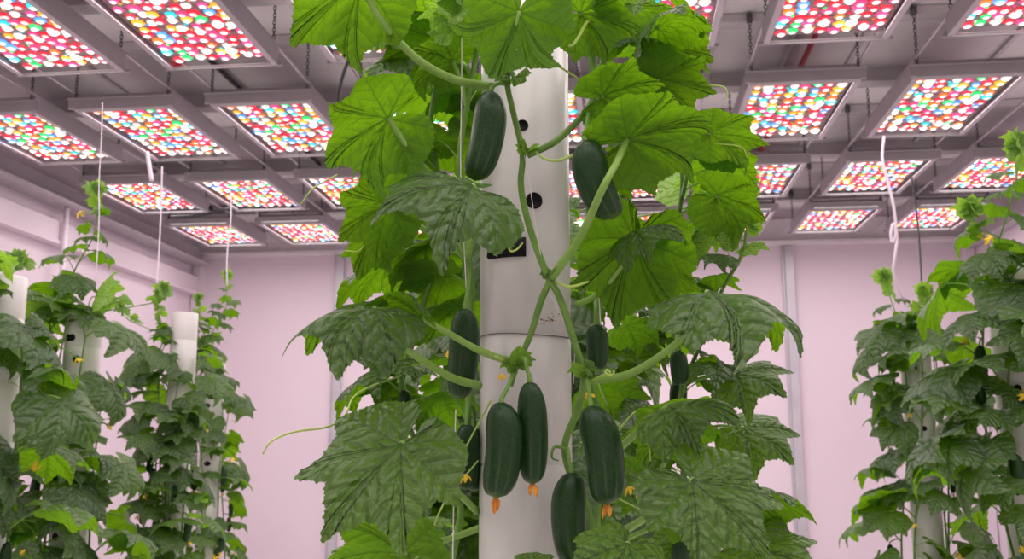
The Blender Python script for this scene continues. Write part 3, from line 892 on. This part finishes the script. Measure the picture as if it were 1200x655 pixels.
# --- right
hero_leaf(A_, (735, 163, 1.45), (836, 150, 1.38), (.05, .50, -.86), 'dome', 1, [(647, 325, 1.495), (680, 278, 1.44), (706, 222, 1.375), (724, 188, 1.40)], .0056, wx=.86)
hero_leaf(D_, (706, 112, 1.50), (780, 100, 1.46), (0, .55, -.83), 'dome', 0, [(700, 140, 1.62), (698, 120, 1.56)], .004)
hero_leaf(D_, (772, 92, 1.62), (840, 110, 1.58), (.1, .45, -.89), 'flat', 0, [(772, 140, 1.78), (755, 120, 1.70)], .004, wx=.9)
hero_leaf(D_, (768, 56, 1.68), (836, 72, 1.64), (.1, .5, -.85), 'dome', 1, [(752, 110, 1.76), (755, 80, 1.70)], .004)
hero_leaf(D_, (770, 30, 1.60), (795, 20, 1.52), (0, .7, .6), 'fold', 0, [(750, 70, 1.75), (760, 40, 1.66)], .003, size=1.3)
hero_leaf(D_, (832, 155, 1.58), (902, 170, 1.53), (.1, .5, -.86), 'flat', 1, [(800, 230, 1.8), (812, 180, 1.68)], .0035, wx=.72)
hero_leaf(D_, (841, 228, 1.66), (898, 262, 1.61), (.12, .55, -.82), 'dome', 0, [(800, 300, 1.8), (818, 266, 1.73)], .0038)
hero_leaf(D_, (742, 270, 1.50), (802, 284, 1.44), (0, .85, .45), 'fold', 0, [(698, 320, 1.62), (722, 290, 1.55)], .0035)
hero_leaf(D_, (743, 280, 1.52), (722, 385, 1.50), (.0, .35, -.93), 'dome', 1, [(676, 357, 1.56), (700, 345, 1.54), (728, 312, 1.53)], .0046)
hero_leaf(D_, (770, 300, 1.62), (780, 372, 1.60), (.2, .35, -.9), 'dome', 0, [(780, 340, 1.8), (768, 320, 1.7)], .003)
hero_leaf(A_, (831, 340, 1.38), (938, 420, 1.32), (.22, .88, .26), 'fold', 1, [(690, 446, 1.51), (738, 438, 1.48), (790, 405, 1.43), (818, 370, 1.40)], .0056)
hero_leaf(D_, (784, 474, 1.42), (868, 500, 1.36), (.22, .78, .50), 'fold', 0, [(716, 535, 1.56), (745, 508, 1.50), (768, 488, 1.45)], .0052, wx=1.1)
hero_leaf(D_, (800, 492, 1.58), (722, 520, 1.55), (0, .6, -.75), 'flat', 0, [(770, 560, 1.8), (790, 520, 1.68)], .004)
hero_leaf(D_, (812, 562, 1.32), (905, 660, 1.26), (.15, .52, .84), 'flat', 1, [(712, 632, 1.54), (748, 612, 1.48), (786, 586, 1.40)], .0056, wx=.98, size=.97)
hero_leaf(D_, (800, 600, 1.50), (850, 640, 1.46), (.1, .6, -.8), 'flat', 0, [(712, 640, 1.56), (760, 620, 1.53)], .004)
hero_leaf(D_, (736, 636, 1.32), (700, 720, 1.27), (.1, .8, .55), 'dome', 1, [(700, 660, 1.5), (722, 640, 1.4)], .004)
hero_leaf(D_, (862, 438, 1.72), (922, 466, 1.66), (.1, .55, .83), 'dome', 0, [(800, 450, 1.8), (835, 440, 1.76)], .0035, wx=1.1)
hero_leaf(D_, (870, 578, 1.60), (958, 616, 1.55), (.15, .6, -.75), 'fold', 0, [(775, 600, 1.8), (820, 575, 1.7)], .0035)
hero_leaf(D_, (880, 640, 1.55), (968, 680, 1.50), (.1, .7, .7), 'flat', 1, [(785, 660, 1.8), (840, 640, 1.65)], .0035)
hero_leaf(D_, (872, 500, 1.80), (930, 545, 1.75), (.1, .5, .86), 'dome', 0, [(790, 520, 1.8), (835, 500, 1.8)], .003)
hero_leaf(B_, (640, 662, 1.40), (600, 700, 1.35), (0, .85, .5), 'flat', 0, [(545, 690, 1.6), (600, 680, 1.5)], .004)
hero_leaf(D_, (680, 15, 1.50), (745, 40, 1.46), (.1, .5, -.86), 'dome', 1, [(692, 60, 1.62), (682, 36, 1.55)], .004)
hero_leaf(D_, (720, 5, 1.62), (760, 58, 1.58), (.1, .4, -.9), 'flat', 0, [(695, 50, 1.62), (706, 20, 1.62)], .0035)
hero_leaf(B_, (510, 45, 1.66), (450, 80, 1.60), (-.1, .5, -.86), 'dome', 0, [(555, 90, 1.6), (530, 60, 1.63)], .0035)
hero_leaf(B_, (530, 70, 1.60), (480, 60, 1.54), (-.1, .5, -.86), 'flat', 1, [(548, 130, 1.6), (540, 95, 1.6)], .0035)

# filler leaves on the side vines
def fill(plant, pts, n, seed, az0, size=.13):
    rnd = random.Random(seed); P = catmull([at(*q) for q in pts], 8)
    for i in range(n):
        q = P[int((i + rnd.random()) / n * (len(P) - 1))]
        place_leaf(plant, q, az0 + rnd.gauss(0, .7), rnd.uniform(-.35, .45), size * rnd.uniform(.6, 1.15), MID[rnd.randrange(len(MID))], rnd)
fill(B_, [(480, 700, 1.75), (500, 560, 1.75), (470, 470, 1.75), (490, 380, 1.75), (520, 260, 1.72), (505, 140, 1.72), (530, 20, 1.7)], 26, 5, PI * .95, .115)
fill(B_, [(520, 700, 1.66), (549, 470, 1.66), (551, 330, 1.66), (538, 190, 1.66), (560, 40, 1.66)], 12, 6, PI * .8, .10)
fill(D_, [(790, 700, 1.8), (770, 560, 1.8), (800, 450, 1.8), (780, 330, 1.8), (800, 210, 1.8), (770, 100, 1.78), (750, 10, 1.75)], 25, 7, .1, .10)
fill(D_, [(700, 660, 1.68), (712, 520, 1.68), (705, 340, 1.68), (690, 250, 1.68), (704, 150, 1.68), (692, 60, 1.68)], 13, 8, .3, .09)

rs2 = random.Random(9)
for i, (px, py, sz, yg) in enumerate(((834, 372, .062, 0), (846, 340, .055, 0), (857, 320, .05, 0), (866, 304, .045, 1), (870, 292, .042, 1), (873, 280, .04, 1), (874, 272, .035, 1), (875, 266, .03, 1), (875, 262, .028, 1), (875, 261, .03, 1))):
    place_leaf(D_, at(px, py, 1.69), i * 2.4 + 5.5, .15 + .08 * i, sz, YOUNG[i % 3] if yg else MID[i % 7], rs2, bool(yg))
fill(D_, [(760, 560, 1.9), (740, 480, 1.9), (760, 400, 1.9), (740, 330, 1.9)], 12, 31, PI * 1.45, .085)
fill(B_, [(470, 640, 1.9), (450, 540, 1.9), (470, 460, 1.9), (455, 380, 1.9)], 10, 33, PI * 1.5, .085)
# hero cucumbers
cucumber(A_, (576, 106, 1.45), (556, 212, 1.44), 41, 0, [(592, 98, 1.49), (584, 98, 1.46)])
cucumber(A_, (686, 163, 1.42), (719, 257, 1.42), 45, 2, [(690, 128, 1.515), (688, 145, 1.47)])
cucumber(B_, (545, 360, 1.52), (538, 468, 1.52), 37, 1, [(550, 320, 1.6), (548, 340, 1.54)])
cucumber(A_, (588, 470, 1.42), (581, 584, 1.40), 45, 0, [(603, 432, 1.50), (597, 450, 1.45)], 1)
cucumber(A_, (621, 446, 1.44), (624, 568, 1.43), 36, 1, [(604, 430, 1.50), (614, 420, 1.46), (618, 434, 1.45)], 0)
cucumber(A_, (692, 474, 1.43), (712, 592, 1.41), 47, 0, [(686, 440, 1.51), (690, 455, 1.46)], 0)
cucumber(A_, (670, 552, 1.45), (676, 668, 1.44), 43, 2, [(665, 525, 1.51), (667, 540, 1.47)])
cucumber(D_, (698, 379, 1.55), (700, 434, 1.55), 27, 1, [(700, 340, 1.62), (698, 360, 1.57)])
cucumber(B_, (547, 496, 1.58), (545, 574, 1.58), 30, 1, [(549, 470, 1.6)])
cucumber(B_, (556, 500, 1.62), (556, 576, 1.62), 26, 1, [(549, 470, 1.6), (555, 480, 1.61)])
cucumber(B_, (474, 456, 1.72), (474, 489, 1.72), 16, 1, [(470, 440, 1.75)])
cucumber(D_, (793, 410, 1.72), (797, 452, 1.72), 22, 1, [(795, 380, 1.8), (793, 395, 1.75)])
cucumber(D_, (797, 440, 1.86), (800, 500, 1.86), 22, 2, [(795, 410, 1.84)])
cucumber(D_, (796, 625, 1.70), (797, 690, 1.70), 22, 1, [(775, 600, 1.8), (792, 606, 1.74)])

# tendrils
def tendril(plant, pts, r=.0014, curl=None):
    P = [at(*q) for q in pts]
    if curl:
        turns, rad = curl; e = P[-1]; d = (P[-1] - P[-2]).normalized(); u = cdir(0, 1, 0); w = cdir(1, 0, 0)
        for i in range(1, int(turns * 8)):
            a = i * PI / 4; q = rad * (1 - i / (turns * 9))
            P.append(e + d * .0012 * i + u * (q * math.sin(a)) + w * (q * (math.cos(a) - 1)))
    b = MB(); b.tube(P, [r, r, r * .7], 6, k=4); return b.build('tendril', 'tendril', plant)
tendril(B_, [(470, 440, 1.72), (420, 460, 1.55), (405, 485, 1.45), (385, 500, 1.40), (345, 506, 1.36), (318, 517, 1.34), (308, 532, 1.34)], .0016)
tendril(A_, [(682, 95, 1.52), (655, 78, 1.48), (630, 67, 1.46), (604, 58, 1.45)], .0016)
tendril(A_, [(612, 285, 1.5), (606, 292, 1.47), (598, 294, 1.46), (594, 282, 1.46), (598, 276, 1.46), (606, 278, 1.465)], .0016)
tendril(D_, [(700, 45, 1.6), (690, 25, 1.5), (680, 40, 1.47), (672, 52, 1.46), (666, 54, 1.46)], .0026)
tendril(D_, [(830, 100, 1.58), (848, 102, 1.56), (852, 112, 1.56), (848, 118, 1.56)], .0013)
tendril(D_, [(838, 168, 1.58), (868, 172, 1.55), (876, 185, 1.55)], .0012)
tendril(D_, [(716, 580, 1.56), (760, 602, 1.50), (800, 622, 1.45), (835, 645, 1.42)], .0015)
tendril(B_, [(560, 540, 1.56), (520, 590, 1.48), (500, 640, 1.46), (480, 660, 1.46)], .0015)
tendril(B_, [(560, 490, 1.6), (575, 470, 1.55), (548, 520, 1.5), (530, 560, 1.48)], .0014)
tendril(A_, [(675, 180, 1.505), (655, 188, 1.49), (638, 186, 1.485), (628, 178, 1.49)], .0022)
tendril(A_, [(690, 448, 1.51), (706, 440, 1.48), (714, 438, 1.47)], .002, (1.6, .006))
tendril(A_, [(600, 425, 1.5), (585, 420, 1.47), (574, 414, 1.47)], .002, (1.3, .005))
tendril(A_, [(650, 330, 1.495), (668, 336, 1.47), (690, 330, 1.47)], .0022)
tendril(D_, [(762, 540, 1.6), (755, 480, 1.56), (728, 500, 1.55), (715, 528, 1.55)], .0014, (2, .006))
tendril(B_, [(440, 240, 1.5), (425, 290, 1.48), (405, 294, 1.48)], .0012)
tendril(B_, [(395, 205, 1.44), (368, 220, 1.42), (352, 240, 1.42)], .0012)
# small buds, young shoots and blossoms
rb = random.Random(21)
for pl, px, py, Z, s in ((A_, 605, 436, 1.485, .030), (A_, 690, 440, 1.49, .026), (B_, 535, 40, 1.5, .05), (B_, 545, 15, 1.52, .06), (B_, 448, 60, 1.6, .05), (D_, 720, 20, 1.5, .05), (A_, 598, 100, 1.48, .03), (A_, 618, 182, 1.49, .02), (A_, 646, 324, 1.49, .018), (B_, 455, 180, 1.7, .05), (D_, 800, 300, 1.75, .05)):
    for j in range(3): place_leaf(pl, at(px, py, Z), rb.uniform(0, 6.28), rb.uniform(.1, .9), s, YOUNG[j], rb, True)
for pl, px, py, Z, s in ((B_, 527, 414, 1.58, .02), (B_, 545, 556, 1.52, .018), (D_, 762, 632, 1.5, .026), (D_, 690, 462, 1.55, .018), (D_, 800, 505, 1.7, .018), (D_, 752, 575, 1.6, .02), (A_, 588, 440, 1.46, .014), (D_, 818, 640, 1.66, .022), (D_, 738, 570, 1.62, .02)):
    f = add('flower', BLOOM[rb.randrange(2)], Matrix.Translation(at(px, py, Z)) @ Matrix.Rotation(rb.uniform(.3, 2), 4, 'X') @ Matrix.Scale(s, 4), pl)
    f['label'] = 'small yellow blossom'

# ------------------------------------------------------------------ cords, twine, pipes
def line(name, label, cat, pts, r, m, group=None, n=6, px=True):
    b = MB(); b.tube([at(*q) for q in pts] if px else pts, r, n, k=5)
    o = b.build(name, m); tag(o, label, cat, group); return o
def cord(label, pts, r, m='cord', cat='cord', name='hanging_cable', group='cords hanging from the lights'):
    return line(name, label, cat, pts, r, m, group)
cord('thin cord from the lights to the tallest shoot of the left group', [(120, 120, 4.15), (119, 160, 4.12), (116, 215, 4.1), (116, 262, 4.08), (112, 330, 4.06)], .0022)
cord('pale cord hanging from a light above the middle of the left group', [(190, 195, 5.5), (189, 240, 5.5), (186, 300, 5.5), (183, 345, 5.5)], .0045)
cord('short thick pale cable drop joining two lights in front of the left wall', [(172, 178, 6.9), (175, 195, 6.95), (178, 212, 7.0)], .016)
cord('pale cord reaching the plant nearest the back wall on the left', [(271, 225, 6.8), (270, 262, 6.8), (266, 300, 6.8), (266, 335, 6.8)], .005)
cord('white cord looping down from a light to the right hand plants', [(1036, 160, 4.9), (1034, 185, 4.85), (1040, 212, 4.82), (1047, 240, 4.8), (1050, 270, 4.8), (1046, 284, 4.8), (1044, 274, 4.8), (1047, 262, 4.8), (1051, 278, 4.8), (1049, 300, 4.8), (1047, 318, 4.82), (1052, 335, 4.85), (1060, 352, 4.88)], .007)
cord('thin dark cord beside the looping white cord on the right', [(1068, 205, 5.6), (1073, 240, 5.5), (1077, 280, 5.4), (1079, 312, 5.3), (1080, 335, 5.2)], .005, 'cable')
cord('black cable drooping from a light left of the central vines', [(412, 62, 4.9), (403, 85, 4.95), (397, 110, 5.0), (396, 135, 5.1)], .010, 'cable', name='hanging_cable')
cord('black cable sagging between lights above the left plants', [(200, 254, 8.2), (235, 252, 8.2), (268, 244, 8.2)], .012, 'cable', name='hanging_cable')
for lab, pts, r in (('white twine hanging at the upper left side of the central tower', [(541, -30, 1.55), (541, 100, 1.55), (540, 205, 1.56), (546, 330, 1.58), (549, 400, 1.58)], .0009),
                    ('white twine dropping beside the lower left of the central tower', [(534, 480, 1.5), (532, 560, 1.5), (530, 700, 1.5)], .0009),
                    ('white twine hanging close to the right side of the central tower', [(686, 260, 1.52), (697, 300, 1.53), (702, 350, 1.54), (704, 385, 1.55)], .0009),
                    ('white twine crossing the face of the central tower down to the cucumbers', [(600, 115, 1.495), (606, 150, 1.495), (618, 200, 1.497), (640, 330, 1.5), (671, 395, 1.51), (672, 450, 1.51)], .0006)):
    cord(lab, pts, r, 'twine', 'twine', 'twine', 'twine around the central tower')
# red sprinkler pipe, grey conduit, red box
line('sprinkler_pipe', 'red sprinkler pipe running under the ceiling on the right', 'pipe', [(1.2, .5, CEIL - .06), (1.2, 5, CEIL - .06), (1.2, 10.15, CEIL - .06)], .018, 'red', px=False, n=12)
line('conduit', 'grey conduit beside the red sprinkler pipe', 'conduit', [(1.1, .5, CEIL - .012), (1.1, 5, CEIL - .012), (1.1, 10.15, CEIL - .012)], .012, 'metal', px=False, n=10)
line('conduit', 'white vertical conduit on the left wall', 'conduit', [(LX + .12, 7.5, .05), (LX + .12, 7.5, 1.5), (LX + .12, 7.5, LAMP - .05)], .022, 'cord', px=False, n=10)
line('conduit', 'dark conduit running under the ceiling between the left light columns', 'conduit', [(-2.55, .5, CEIL - .05), (-2.55, 5, CEIL - .05), (-2.55, 10.1, CEIL - .05)], .014, 'cable', px=False, n=10)
q = at(207, 93, 5.7)
t = thing('sprinkler_valve', 'small red valve under the ceiling between the left lights', 'valve', (q.x, q.y, CEIL - .28))
b = MB(); b.box((q.x, q.y, CEIL - .23), (.07, .06, .10)); b.lathe([(0, -.02), (.02, -.02), (.02, .03), (0, .03)], 12, (q.x, q.y, CEIL - .28)); b.build('body', 'red', t, False)
b = MB(); b.tube([(q.x, q.y, CEIL - .20), (q.x, q.y, CEIL - .1), (q.x, q.y, CEIL)], .010, 8); b.build('drop_pipe', 'chain', t)

# ------------------------------------------------------------------ world and view
w = bpy.data.worlds.new('world'); sc.world = w; w.use_nodes = True
w.node_tree.nodes['Background'].inputs[0].default_value = (.02, .02, .02, 1)
vs = sc.view_settings
sc.display_settings.display_device = 'sRGB'
vs.view_transform = 'Standard'; vs.look = 'None'; vs.exposure = 0.0; vs.gamma = 1; vs.use_curve_mapping = False
cy = sc.cycles
cy.use_denoising = True
cy.max_bounces = 8; cy.diffuse_bounces = 5; cy.glossy_bounces = 3; cy.transmission_bounces = 5; cy.transparent_max_bounces = 4
cy.sample_clamp_indirect = 6; cy.caustics_reflective = False; cy.caustics_refractive = False
